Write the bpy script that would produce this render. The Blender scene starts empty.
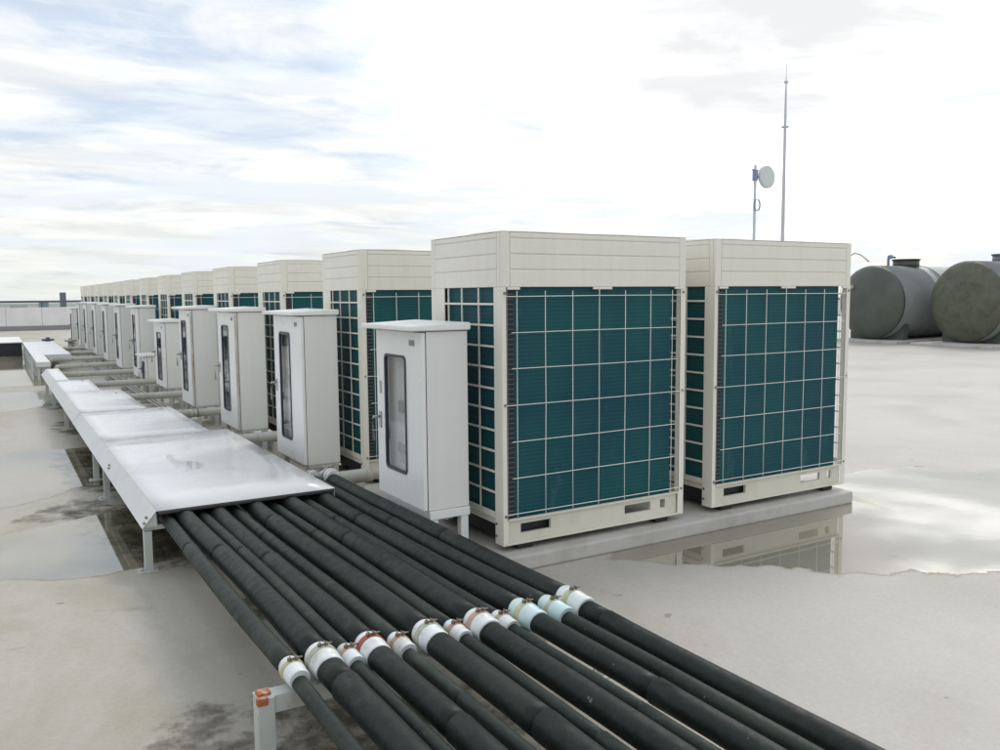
import bpy, bmesh, math, random
from mathutils import Vector, Matrix
R = math.radians
random.seed(7)
scene = bpy.context.scene
C = scene.collection
FLOOR = -0.12
SLAB = -0.035

# ------------------------------------------------------------------ camera
yaw, pitch, roll = 0.5399, -0.0953, -0.0081
f_ = Vector((math.sin(yaw)*math.cos(pitch), math.cos(yaw)*math.cos(pitch), math.sin(pitch)))
r0 = Vector((math.cos(yaw), -math.sin(yaw), 0)); u0 = r0.cross(f_)
r_ = r0*math.cos(roll) + u0*math.sin(roll); u_ = -r0*math.sin(roll) + u0*math.cos(roll)
cd = bpy.data.cameras.new('camera'); cam = bpy.data.objects.new('camera', cd); C.objects.link(cam)
M = Matrix((r_, u_, -f_)).transposed().to_4x4(); M.translation = Vector((-2.259, -3.7451, 1.3351)); cam.matrix_world = M
cd.sensor_width = 36; cd.lens = 36*0.8442; cd.clip_start = .05; cd.clip_end = 6000
scene.camera = cam

# ------------------------------------------------------------------ materials
def nt(m): return m.node_tree.nodes, m.node_tree.links
def ramp(n, stops):
    e = n.color_ramp.elements
    while len(e) > 1: e.remove(e[-1])
    e[0].position, e[0].color = stops[0][0], (*stops[0][1], 1) if len(stops[0][1]) == 3 else stops[0][1]
    for p, c in stops[1:]:
        k = e.new(p); k.color = (*c, 1)
def g(v): return (v, v, v)
def mix(N, L, fac, a, b, mode='MIX'):
    m = N.new('ShaderNodeMix'); m.data_type = 'RGBA'; m.blend_type = mode
    if isinstance(fac, (int, float)): m.inputs[0].default_value = fac
    else: L.new(fac, m.inputs[0])
    for s, i in ((a, 6), (b, 7)):
        if isinstance(s, tuple): m.inputs[i].default_value = (*s, 1)
        else: L.new(s, m.inputs[i])
    return m.outputs[2]
def noise(N, L, vec, scale, detail=5, rough=.55, stretch=None, dist=0):
    if stretch:
        mp = N.new('ShaderNodeMapping'); mp.inputs['Scale'].default_value = stretch; L.new(vec, mp.inputs[0]); vec = mp.outputs[0]
    n = N.new('ShaderNodeTexNoise'); n.inputs['Scale'].default_value = scale; n.inputs['Detail'].default_value = detail
    n.inputs['Roughness'].default_value = rough; n.inputs['Distortion'].default_value = dist; L.new(vec, n.inputs['Vector'])
    return n.outputs['Fac']
def rmp(N, L, src, stops):
    r = N.new('ShaderNodeValToRGB'); ramp(r, stops); L.new(src, r.inputs[0]); return r.outputs[0]
def mat(name, base, rough=.5, dirt=None, dscale=3, dlo=.5, dhi=.75, damt=.5, var=.06, vscale=1.5, stretch=(1, 1, 1), metal=0, bump=.02, bscale=60, rvar=.08, streak=None):
    m = bpy.data.materials.new(name); m.use_nodes = True; N, L = nt(m); b = N['Principled BSDF']
    b.inputs['Metallic'].default_value = metal
    geo = N.new('ShaderNodeNewGeometry'); P = geo.outputs['Position']
    v = noise(N, L, P, vscale, 4)
    vr = rmp(N, L, v, [(.3, g(1-var)), (.7, g(1+var))])
    col = mix(N, L, 1.0, tuple(base), vr, 'MULTIPLY')
    if dirt:
        d = noise(N, L, P, dscale, 8, .62, stretch)
        df = rmp(N, L, d, [(dlo, g(0)), (dhi, g(damt))])
        col = mix(N, L, df, col, tuple(dirt))
    if streak:
        s = noise(N, L, P, 1.0, 3, .5, (26, 26, .8))
        sf = rmp(N, L, s, [(.5, g(0)), (.75, g(streak[1]))])
        col = mix(N, L, sf, col, streak[0])
    L.new(col, b.inputs['Base Color'])
    rn = noise(N, L, P, vscale*3, 4)
    rr = rmp(N, L, rn, [(.3, g(max(.02, rough-rvar))), (.7, g(min(1, rough+rvar)))]); L.new(rr, b.inputs['Roughness'])
    if bump:
        bn = noise(N, L, P, bscale, 3); bp = N.new('ShaderNodeBump'); bp.inputs['Strength'].default_value = bump*5; bp.inputs['Distance'].default_value = .004
        L.new(bn, bp.inputs['Height']); L.new(bp.outputs[0], b.inputs['Normal'])
    return m

CREAM = mat('cream_paint', (.80, .77, .685), .42, dirt=(.45, .41, .32), dscale=4, dlo=.58, dhi=.9, damt=.22, var=.03, streak=((.5, .46, .38), .12))
CREAM2 = mat('cream_base_paint', (.70, .67, .57), .45, dirt=(.35, .3, .21), dscale=7, dlo=.5, dhi=.85, damt=.35)
WIRE = mat('wire_coating', (.80, .80, .77), .4, bump=0)
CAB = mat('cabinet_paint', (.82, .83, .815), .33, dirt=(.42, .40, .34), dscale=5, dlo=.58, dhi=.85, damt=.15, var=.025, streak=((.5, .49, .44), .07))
CABSHADE = mat('cabinet_paint_shaded', (.76, .76, .735), .38, dirt=(.42, .40, .34), dscale=4, dlo=.58, dhi=.85, damt=.15, var=.025, streak=((.5, .48, .43), .08))  # cabinet paint again, with the side faces' shade put into the colour
RUSTCAB = mat('rust_streaked_paint', (.60, .58, .54), .5, dirt=(.33, .19, .11), dscale=3.2, dlo=.42, dhi=.62, damt=.75, stretch=(3, 3, 1.0))
STEEL = mat('painted_steel', (.50, .52, .49), .45, dirt=(.25, .2, .13), dscale=9, dlo=.52, dhi=.75, damt=.5)
RUST = mat('orange_rust', (.36, .11, .045), .8, dirt=(.5, .42, .32), dscale=30, dlo=.5, dhi=.6, damt=.8)
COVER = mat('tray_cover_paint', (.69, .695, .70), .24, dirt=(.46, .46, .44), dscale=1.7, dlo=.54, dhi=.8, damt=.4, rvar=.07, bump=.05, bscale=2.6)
COVERSHADE = mat('tray_paint_shaded', (.58, .595, .58), .35, dirt=(.33, .33, .27), dscale=3, dlo=.5, dhi=.8, damt=.4)  # cover paint darkened in the colour to shade the flanges and lips
EDGE = mat('dark_metal_edge', (.10, .095, .1), .4, bump=0)
DARK = mat('dark_metal_and_shade', (.015, .015, .02), .6, bump=0)  # dark metal; also paints the shade behind base slots and under the platform
RUBBER = mat('black_rubber', (.02, .018, .018), .6, bump=0)
GASKET = mat('dark_gasket', (.03, .035, .055), .4, bump=0)
METAL = mat('dull_zinc', (.42, .41, .40), .4, metal=.6, bump=0)
PVC = mat('grey_pvc', (.45, .45, .41), .45, dirt=(.25, .23, .17), dscale=8, dlo=.5, dhi=.75, damt=.5, stretch=(1, 1, 1))
WPVC = mat('white_pvc_collar', (.72, .76, .76), .3, dirt=(.38, .36, .27), dscale=14, dlo=.5, dhi=.72, damt=.75)
BPVC = mat('bluish_pvc_collar', (.58, .74, .77), .3, dirt=(.62, .64, .48), dscale=18, dlo=.45, dhi=.7, damt=.5)
INSUL = mat('black_foam_insulation', (.004, .0092, .0070), .55, dirt=(.040, .050, .036), dscale=4, dlo=.50, dhi=.78, damt=.55, stretch=(1, .35, 1), bump=.16, bscale=24, var=.25, vscale=9)
INSUL2 = mat('green_grey_foam_insulation', (.010, .019, .0145), .58, dirt=(.075, .084, .060), dscale=4, dlo=.48, dhi=.76, damt=.55, stretch=(1, .35, 1), bump=.16, bscale=24, var=.2, vscale=7)
STRAP = {
 'yellow': mat('yellowed_strap', (.50, .45, .27), .5, dirt=(.25, .2, .12), dscale=40, damt=.7),
 'grey': mat('grey_strap', (.45, .46, .38), .45, dirt=(.2, .17, .12), dscale=40, damt=.7),
 'peach': mat('copper_strap', (.50, .33, .23), .45, dirt=(.25, .14, .09), dscale=40, damt=.7),
 'red': mat('red_rusted_strap', (.34, .09, .055), .6, dirt=(.2, .08, .05), dscale=40, damt=.7),
 'green': mat('lime_strap', (.52, .55, .36), .5, dirt=(.3, .28, .14), dscale=40, damt=.7)}
BOLT = mat('rusty_bolt', (.26, .21, .17), .5, metal=.5, bump=0)
CONCRETE = mat('pale_slab_concrete', (.50, .48, .45), .75, dirt=(.28, .25, .2), dscale=3.5, dlo=.48, dhi=.75, damt=.55, bump=.1, bscale=45)
PARA = mat('white_parapet', (.78, .765, .76), .7, dirt=(.5, .49, .45), dscale=1.2, damt=.3)
PARAB = mat('grey_parapet_kerb', (.27, .26, .27), .7)
RAIL = mat('dark_rail', (.10, .11, .15), .5)
TANK1 = mat('grey_fibreglass', (.075, .088, .074), .5, dirt=(.13, .14, .115), dscale=1.4, dlo=.45, dhi=.75, damt=.55, var=.15)
TANK2 = mat('green_fibreglass', (.088, .094, .062), .6, dirt=(.15, .155, .11), dscale=5, dlo=.45, dhi=.8, damt=.7, var=.2, vscale=3)
TANKS = mat('pale_fibreglass_side', (.21, .225, .22), .42, dirt=(.12, .12, .11), dscale=1.5, dlo=.45, dhi=.75, damt=.5)
DISH = mat('dish_white', (.62, .66, .63), .5)
MAST = mat('mast_grey', (.55, .56, .6), .5)
BLUE = mat('blue_bracket', (.22, .26, .40), .5)
CITY = mat('far_facade', (.42, .45, .46), .8)
CITYD = mat('far_dark_facade', (.16, .18, .21), .8)
CITYG = mat('far_teal_facade', (.20, .30, .31), .8)
GROUND = mat('far_ground', (.22, .25, .22), .9, vscale=.01, var=.3, bump=0)
INTERIOR = mat('cabinet_inner_plate', (.80, .81, .80), .5, bump=0)
DEVICE = mat('breaker_plastic', (.24, .25, .27), .4, bump=0)

for m_ in (INSUL, INSUL2):      # pale drips, chalk specks and scuffs on the foam
    N, L = nt(m_); b_ = N['Principled BSDF']; src = b_.inputs['Base Color'].links[0].from_socket
    P_ = [n for n in N if n.type == 'NEW_GEOMETRY'][0].outputs['Position']
    a_ = rmp(N, L, noise(N, L, P_, 38, 3, .5), [(.735, g(0)), (.755, g(.7))])
    c_ = mix(N, L, a_, src, (.20, .20, .17))
    a2_ = rmp(N, L, noise(N, L, P_, 11, 9, .75, (1, .5, 1), 1.0), [(.57, g(0)), (.68, g(.5))])
    L.new(mix(N, L, a2_, c_, (.034, .050, .040)), b_.inputs['Base Color'])
for m_ in (INSUL, INSUL2): m_.node_tree.nodes['Principled BSDF'].inputs['Specular IOR Level'].default_value = .35
# coil: fine horizontal fins
COIL = bpy.data.materials.new('teal_coil_fins'); COIL.use_nodes = True; N, L = nt(COIL); b = N['Principled BSDF']
geo = N.new('ShaderNodeNewGeometry'); sx = N.new('ShaderNodeSeparateXYZ'); L.new(geo.outputs['Position'], sx.inputs[0])
w = N.new('ShaderNodeMath'); w.operation = 'MULTIPLY'; w.inputs[1].default_value = 2*math.pi/.0215; L.new(sx.outputs[2], w.inputs[0])
s = N.new('ShaderNodeMath'); s.operation = 'SINE'; L.new(w.outputs[0], s.inputs[0])
lines = rmp(N, L, s.outputs[0], [(0, g(.86)), (1, g(1.06))])
n1 = noise(N, L, geo.outputs['Position'], 2.2, 5)
basec = rmp(N, L, n1, [(.32, (.003, .058, .090)), (.52, (.004, .078, .092)), (.72, (.006, .096, .096))])
col = mix(N, L, 1.0, basec, lines, 'MULTIPLY')
n2 = noise(N, L, geo.outputs['Position'], 5, 8, .7, (1, 1, .35)); df = rmp(N, L, n2, [(.60, g(0)), (.76, g(.42))])
col = mix(N, L, df, col, (.10, .2, .19))
L.new(col, b.inputs['Base Color']); b.inputs['Roughness'].default_value = .6; b.inputs['Specular IOR Level'].default_value = .3
bp = N.new('ShaderNodeBump'); bp.inputs['Strength'].default_value = .12; bp.inputs['Distance'].default_value = .004; L.new(s.outputs[0], bp.inputs['Height']); L.new(bp.outputs[0], b.inputs['Normal'])

def thin(N, L, fr, geo):
    # a thin sheet has no total internal reflection from its back
    q = N.new('ShaderNodeMath'); q.operation = 'SUBTRACT'; q.inputs[0].default_value = 1; L.new(geo.outputs['Backfacing'], q.inputs[1])
    p = N.new('ShaderNodeMath'); p.operation = 'MULTIPLY'; L.new(q.outputs[0], p.inputs[0]); L.new(fr.outputs[0], p.inputs[1]); return p.outputs[0]
# glass of the cabinet windows
GLASS = bpy.data.materials.new('window_glass'); GLASS.use_nodes = True; N, L = nt(GLASS); N.remove(N['Principled BSDF'])
o = N['Material Output']; tr = N.new('ShaderNodeBsdfTransparent'); tr.inputs[0].default_value = (.92, .94, .94, 1)
gl = N.new('ShaderNodeBsdfGlossy'); gl.inputs['Roughness'].default_value = .03; fr = N.new('ShaderNodeFresnel'); fr.inputs[0].default_value = 1.9; geo = N.new('ShaderNodeNewGeometry')
mx = N.new('ShaderNodeMixShader'); L.new(thin(N, L, fr, geo), mx.inputs[0]); L.new(tr.outputs[0], mx.inputs[1]); L.new(gl.outputs[0], mx.inputs[2]); L.new(mx.outputs[0], o.inputs[0])

# puddle water: clear film over a soaked floor, ragged fading rim from the 'rim' attribute
WATER = bpy.data.materials.new('standing_water'); WATER.use_nodes = True; N, L = nt(WATER); N.remove(N['Principled BSDF'])
o = N['Material Output']; tr = N.new('ShaderNodeBsdfTransparent'); tr.inputs[0].default_value = (.80, .785, .72, 1)
gl = N.new('ShaderNodeBsdfGlossy'); gl.inputs['Roughness'].default_value = .035; fr = N.new('ShaderNodeFresnel'); fr.inputs[0].default_value = 3.8
geo = N.new('ShaderNodeNewGeometry'); P = geo.outputs['Position']
bn = noise(N, L, P, 5, 3); bp = N.new('ShaderNodeBump'); bp.inputs['Strength'].default_value = .05; bp.inputs['Distance'].default_value = .004; L.new(bn, bp.inputs['Height'])
L.new(bp.outputs[0], gl.inputs['Normal']); L.new(bp.outputs[0], fr.inputs['Normal'])
mx = N.new('ShaderNodeMixShader'); L.new(thin(N, L, fr, geo), mx.inputs[0]); L.new(tr.outputs[0], mx.inputs[1]); L.new(gl.outputs[0], mx.inputs[2])
at = N.new('ShaderNodeAttribute'); at.attribute_name = 'rim'
en = noise(N, L, P, 4.5, 8, .6); sb = N.new('ShaderNodeMath'); sb.operation = 'MULTIPLY_ADD'; sb.inputs[1].default_value = 1.0; L.new(at.outputs['Fac'], sb.inputs[0])
s2 = N.new('ShaderNodeMath'); s2.operation = 'MULTIPLY_ADD'; s2.inputs[1].default_value = 1.3; s2.inputs[2].default_value = -.95; L.new(en, s2.inputs[0]); L.new(s2.outputs[0], sb.inputs[2])
al = rmp(N, L, sb.outputs[0], [(.07, g(0)), (.095, g(1))])
clear = N.new('ShaderNodeBsdfTransparent'); L.new(rmp(N, L, sb.outputs[0], [(.0, g(1)), (.07, (.86, .84, .77))]), clear.inputs[0]); m2 = N.new('ShaderNodeMixShader'); L.new(al, m2.inputs[0]); L.new(clear.outputs[0], m2.inputs[1]); L.new(mx.outputs[0], m2.inputs[2]); L.new(m2.outputs[0], o.inputs[0])

FILM = WATER.copy(); FILM.name = 'rain_film'
for n_ in FILM.node_tree.nodes:
    if n_.type == 'BSDF_TRANSPARENT':
        n_.inputs[0].default_value = (.985, .985, .985, 1)
        for l_ in list(n_.inputs[0].links): FILM.node_tree.links.remove(l_)
    if n_.type == 'FRESNEL': n_.inputs[0].default_value = 1.7
# roof membrane
ROOF = bpy.data.materials.new('damp_roof_coating'); ROOF.use_nodes = True; N, L = nt(ROOF); b = N['Principled BSDF']
geo = N.new('ShaderNodeNewGeometry'); P = geo.outputs['Position']
sx = N.new('ShaderNodeSeparateXYZ'); L.new(P, sx.inputs[0])
big = noise(N, L, P, .55, 6, .55, None, .4)
c0 = rmp(N, L, big, [(.32, (.425, .397, .36)), (.5, (.47, .44, .408)), (.7, (.50, .468, .438))])
# the strip left of the pipe rack stays wet and is greener and dirtier
lx = N.new('ShaderNodeMapRange'); lx.inputs[1].default_value = -.6; lx.inputs[2].default_value = .9; lx.inputs[3].default_value = 1; lx.inputs[4].default_value = 0; L.new(sx.outputs[0], lx.inputs[0])
grn = mix(N, L, lx.outputs[0], c0, mix(N, L, 1.0, c0, (.93, .93, .865), 'MULTIPLY'))
st = noise(N, L, P, 1.3, 9, .62, (1, .55, 1), 1.2); sf = rmp(N, L, st, [(.47, g(0)), (.64, g(.55))])
c1 = mix(N, L, sf, grn, (.33, .30, .215))
gr = noise(N, L, P, 2.6, 10, .7, (1, 1.4, 1), .8); gf = rmp(N, L, gr, [(.60, g(0)), (.74, g(.5))])
c2 = mix(N, L, gf, c1, (.24, .215, .15))
gm = N.new('ShaderNodeMix'); gm.data_type = 'RGBA'; L.new(lx.outputs[0], gm.inputs[0]); L.new(c1 if False else mix(N, L, .25, grn, c2), gm.inputs[6]); L.new(c2, gm.inputs[7])
sp = noise(N, L, P, 55, 4, .6); sfp = rmp(N, L, sp, [(.3, g(.93)), (.7, g(1.05))])
c3 = mix(N, L, 1.0, gm.outputs[2], sfp, 'MULTIPLY')
sk = noise(N, L, P, 9, 2, .4); skf = rmp(N, L, sk, [(.745, g(0)), (.765, g(.6))]); c3 = mix(N, L, skf, c3, (.2, .18, .15))
L.new(c3, b.inputs['Base Color'])
b.inputs['Specular IOR Level'].default_value = .3
rn = noise(N, L, P, .8, 6, .55, None, .6); rr = rmp(N, L, rn, [(.35, g(.50)), (.55, g(.58)), (.7, g(.70))]); L.new(rr, b.inputs['Roughness'])
bn = noise(N, L, P, 120, 4); bp = N.new('ShaderNodeBump'); bp.inputs['Strength'].default_value = .25; bp.inputs['Distance'].default_value = .002; L.new(bn, bp.inputs['Height'])
bn2 = noise(N, L, P, 2.0, 3); bp2 = N.new('ShaderNodeBump'); bp2.inputs['Strength'].default_value = .25; bp2.inputs['Distance'].default_value = .01; L.new(bn2, bp2.inputs['Height']); L.new(bp.outputs[0], bp2.inputs['Normal'])
L.new(bp2.outputs[0], b.inputs['Normal'])

# dark algae-stained ground under the rack
ALGAE = mat('algae_stain', (.10, .088, .05), .3, dirt=(.2, .18, .11), dscale=14, dlo=.45, dhi=.7, damt=.7, bump=.15, bscale=70)

# ------------------------------------------------------------------ mesh builder
class MB:
    def __init__(s): s.bm = bmesh.new()
    def box(s, x0, x1, y0, y1, z0, z1, bev=0, mi=0):
        t = bmesh.new(); bmesh.ops.create_cube(t, size=1)
        for v in t.verts: v.co = Vector(((x0+x1)/2+v.co.x*(x1-x0), (y0+y1)/2+v.co.y*(y1-y0), (z0+z1)/2+v.co.z*(z1-z0)))
        if bev: bmesh.ops.bevel(t, geom=t.edges[:], offset=bev, segments=2, profile=.5, affect='EDGES')
        s.add(t, mi); return s
    def add(s, t, mi=0, smooth=False):
        mp = {v: s.bm.verts.new(v.co) for v in t.verts}
        for f in t.faces:
            nf = s.bm.faces.new([mp[v] for v in f.verts]); nf.material_index = mi; nf.smooth = smooth
        t.free()
    def tube(s, pts, r, n=8, cap=True, mi=0, radii=None):
        pts = [Vector(p) for p in pts]; rings = []
        up = Vector((0, 0, 1)) if abs((pts[1]-pts[0]).normalized().z) < .9 else Vector((1, 0, 0))
        for i, p in enumerate(pts):
            d = (pts[min(i+1, len(pts)-1)]-pts[max(i-1, 0)]).normalized()
            a = d.cross(up).normalized(); bb = d.cross(a).normalized(); rr = radii[i] if radii else r
            rings.append([s.bm.verts.new(p+(a*math.cos(2*math.pi*k/n)+bb*math.sin(2*math.pi*k/n))*rr) for k in range(n)])
        for A, B_ in zip(rings, rings[1:]):
            for k in range(n):
                f = s.bm.faces.new((A[k], A[(k+1) % n], B_[(k+1) % n], B_[k])); f.smooth = n > 5; f.material_index = mi
        if cap:
            for q in (rings[0], rings[-1]):
                f = s.bm.faces.new(q); f.material_index = mi
        return s
    def prism(s, poly, axis, a, b, mi=0):
        def P(p, t): return {'x': Vector((t, p[0], p[1])), 'y': Vector((p[0], t, p[1])), 'z': Vector((p[0], p[1], t))}[axis]
        A = [s.bm.verts.new(P(p, a)) for p in poly]; B_ = [s.bm.verts.new(P(p, b)) for p in poly]
        s.bm.faces.new(A).material_index = mi; s.bm.faces.new(B_[::-1]).material_index = mi
        for i in range(len(poly)):
            j = (i+1) % len(poly); s.bm.faces.new((A[i], B_[i], B_[j], A[j])).material_index = mi
        return s
    def framed(s, outer, inner, axis, a, b):
        """slab with an opening: outer and inner are matched loops"""
        def P(p, t): return {'x': Vector((t, p[0], p[1])), 'y': Vector((p[0], t, p[1]))}[axis]
        v = s.bm.verts.new; oa, ob = [v(P(p, a)) for p in outer], [v(P(p, b)) for p in outer]; ia, ib = [v(P(p, a)) for p in inner], [v(P(p, b)) for p in inner]
        n = len(outer)
        for i in range(n):
            j = (i+1) % n
            for q in ((oa[i], oa[j], ia[j], ia[i]), (ob[i], ib[i], ib[j], ob[j]), (oa[i], ob[i], ob[j], oa[j]), (ia[i], ia[j], ib[j], ib[i])):
                s.bm.faces.new(q)
        return s
    def build(s, name, m, parent=None, loc=None):
        bmesh.ops.recalc_face_normals(s.bm, faces=s.bm.faces[:])
        me = bpy.data.meshes.new(name); s.bm.to_mesh(me); s.bm.free()
        for k in (m if isinstance(m, (list, tuple)) else [m]): me.materials.append(k)
        o = bpy.data.objects.new(name, me); C.objects.link(o); o.parent = parent
        if loc: o.location = loc
        return o
def rrect(y0, y1, z0, z1, r, n=4):
    """rounded loop and a matched square-ish outer parametrisation"""
    pts = []
    for cx_, cy_, a0 in ((y1-r, z1-r, 0), (y0+r, z1-r, 90), (y0+r, z0+r, 180), (y1-r, z0+r, 270)):
        for k in range(n+1):
            a = R(a0+90*k/n); pts.append((cx_+r*math.cos(a), cy_+r*math.sin(a)))
    return pts
def thing(name, label, cat, loc=(0, 0, 0), rotz=0, group=None):
    o = bpy.data.objects.new(name, None); o.empty_display_size = .1; C.objects.link(o); o.location = loc; o.rotation_euler = (0, 0, rotz)
    o['label'] = label; o['category'] = cat
    if group: o['group'] = group
    return o
def tag(o, label, cat, group=None):
    o['label'] = label; o['category'] = cat
    if group: o['group'] = group
    return o
kids = {}
def dup(o, parent=None):
    c = o.copy(); C.objects.link(c); c.parent = parent
    for k in [x for x in scene.objects if x.parent == o]: dup(k, c)
    return c

# ------------------------------------------------------------------ setting
rb = MB()
rb.box(-16, 60, -16, 43.4, FLOOR-.6, FLOOR); o = rb.build('roof_deck', ROOF); o['kind'] = 'structure'
gb = MB(); gb.box(-2500, 2500, -2500, 4000, -20.5, -20); o = gb.build('ground', GROUND); o['kind'] = 'structure'

def puddle(name, poly, z=FLOOR+.004, m=WATER, label=None):
    """flat water sheet with a subdivided rim band; 'rim' is 0 at the shore, 1 inside"""
    n = len(poly); P = []
    for i in range(n):                       # smooth, densify
        a, b_, c, d = [Vector(poly[(i+k) % n]) for k in (-1, 0, 1, 2)]
        for t in (0, .25, .5, .75):
            P.append(.5*((2*b_)+(c-a)*t+(2*a-5*b_+4*c-d)*t*t+(-a+3*b_-3*c+d)*t**3))
    cen = sum(P, Vector((0, 0)))/len(P); bm = bmesh.new(); lay = bm.verts.layers.float.new('rim'); rings = []
    for q, val in ((1.14, 0), (1.03, .3), (.95, .6), (.84, .85), (.66, 1)):
        ring = []
        for p in P:
            d = p-cen; ln = d.length; off = (q-1)*min(ln, .9)
            v = bm.verts.new((*(cen+d*(1+off/max(ln, .01))), z)); v[lay] = val; ring.append(v)
        rings.append(ring)
    k = len(P)
    for A, B_ in zip(rings, rings[1:]):
        for i in range(k): bm.faces.new((A[i], A[(i+1) % k], B_[(i+1) % k], B_[i]))
    v = bm.verts.new((*cen, z)); v[lay] = 1
    for i in range(k): bm.faces.new((rings[-1][i], rings[-1][(i+1) % k], v))
    bmesh.ops.recalc_face_normals(bm, faces=bm.faces[:])
    for f in bm.faces:
        if f.normal.z < 0: f.normal_flip()
    me = bpy.data.meshes.new(name); bm.to_mesh(me); bm.free(); me.materials.append(m)
    o = bpy.data.objects.new(name, me); C.objects.link(o); o['kind'] = 'structure'
    return o
puddle('puddle_water', [(2.9, .5), (3.717, .53), (4.133, .45), (4.25, .2), (4.4, .02), (4.75, .0), (5.2, -.1), (5.4, -.5), (4.6, -1.1), (3.2, -1.55), (2.133, -1.40), (1.794, -1.18), (1.548, -1.08), (1.354, -.95), (1.291, -.75), (1.049, -.62), (.8, -.42), (.62, -.2), (.75, -.08), (1.8, -.07), (2.9, -.0)])
puddle('puddle_water', [(-2.9, 11.6), (-2.225, 11.3), (-1.762, 11.1), (-1.70, 9.8), (-1.797, 9.1), (-2.243, 8.7), (-2.9, 8.9)])
puddle('puddle_water', [(-2.9, 5.1), (-2.271, 5.3), (-2.047, 5.5), (-1.736, 5.3), (-1.30, 5.2), (-1.2, 4.4), (-1.3, 3.5), (-1.5, 3.28), (-1.729, 3.42), (-1.947, 3.2), (-2.288, 2.95), (-2.9, 2.9)])
puddle('puddle_water', [(-3.1, 2.0), (-2.294, 2.2), (-2.077, 2.25), (-1.844, 2.33), (-1.5, 2.5), (-1.2, 2.2), (-1.2, 1.2), (-1.45, 1.15), (-1.63, 1.05), (-1.748, 1.06), (-2.034, 1.07), (-2.301, 1.22), (-3.0, 1.1)])
puddle('puddle_water', [(-4.2, 20.4), (-2.155, 20.5), (-1.45, 20.4), (-1.40, 15.2), (-1.45, 12.4), (-2.214, 12.3), (-4.0, 12.6)])
def stain(poly, z=FLOOR+.0018):
    o = puddle('floor_stain', poly, z, STAINM); return o
STAINM = bpy.data.materials.new('algae_floor_stain'); STAINM.use_nodes = True; N, L = nt(STAINM); b = N['Principled BSDF']
geo = N.new('ShaderNodeNewGeometry'); P = geo.outputs['Position']
sn = noise(N, L, P, 9, 9, .68); L.new(rmp(N, L, sn, [(.35, (.055, .048, .025)), (.6, (.13, .115, .065)), (.75, (.24, .22, .15))]), b.inputs['Base Color']); b.inputs['Roughness'].default_value = .4
at = N.new('ShaderNodeAttribute'); at.attribute_name = 'rim'; en = noise(N, L, P, 6, 10, .7)
sb = N.new('ShaderNodeMath'); sb.operation = 'MULTIPLY_ADD'; sb.inputs[1].default_value = .8; L.new(at.outputs['Fac'], sb.inputs[0])
s2 = N.new('ShaderNodeMath'); s2.operation = 'MULTIPLY_ADD'; s2.inputs[1].default_value = 3.0; s2.inputs[2].default_value = -2.0; L.new(en, s2.inputs[0]); L.new(s2.outputs[0], sb.inputs[2])
L.new(rmp(N, L, sb.outputs[0], [(.0, g(0)), (.7, g(.85))]), b.inputs['Alpha'])
stain([(-1.95, 2.55), (-1.5, 2.75), (-1.0, 2.8), (-.7, 2.0), (-.7, .95), (-1.2, .85), (-1.55, .95), (-1.72, 1.15), (-1.85, 1.9)])
stain([(-1.9, 4.9), (-1.4, 5.2), (-.8, 5.0), (-.8, 3.3), (-1.4, 3.1), (-1.8, 3.2)])
stain([(-2.15, 2.75), (-1.75, 3.0), (-1.6, 2.75), (-1.8, 2.4), (-2.2, 2.4)])
stain([(-1.85, -.75), (-1.5, -.70), (-1.0, -.8), (-.7, -1.5), (-.9, -2.2), (-1.5, -2.2), (-1.9, -1.4)])
stain([(-1.75, 7.3), (-1.4, 7.6), (-1.2, 6.6), (-1.4, 6.2), (-1.75, 6.3)])
stain([(-1.0, .55), (-.75, .9), (-.45, .2), (-.9, -.2), (-1.35, 0), (-1.25, .5)])
stain([(-1.75, 9.6), (-1.5, 9.9), (-1.3, 8.9), (-1.5, 8.6), (-1.75, 8.7)])

puddle('puddle_water', [(-1.412, 2.441), (-1.225, 2.579), (-1.23, 2.35), (-1.10, 2.164), (-1.16, 1.933), (-1.365, 1.92), (-1.55, 2.0)], .2135, FILM)
# equipment slab
sb_ = MB(); sb_.box(-.05, 2.767, -.089, 25.6, FLOOR, SLAB, bev=.012)
tag(sb_.build('concrete_plinth', CONCRETE), 'long low pale concrete plinth that the cream condenser units stand on', 'plinth')

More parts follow.
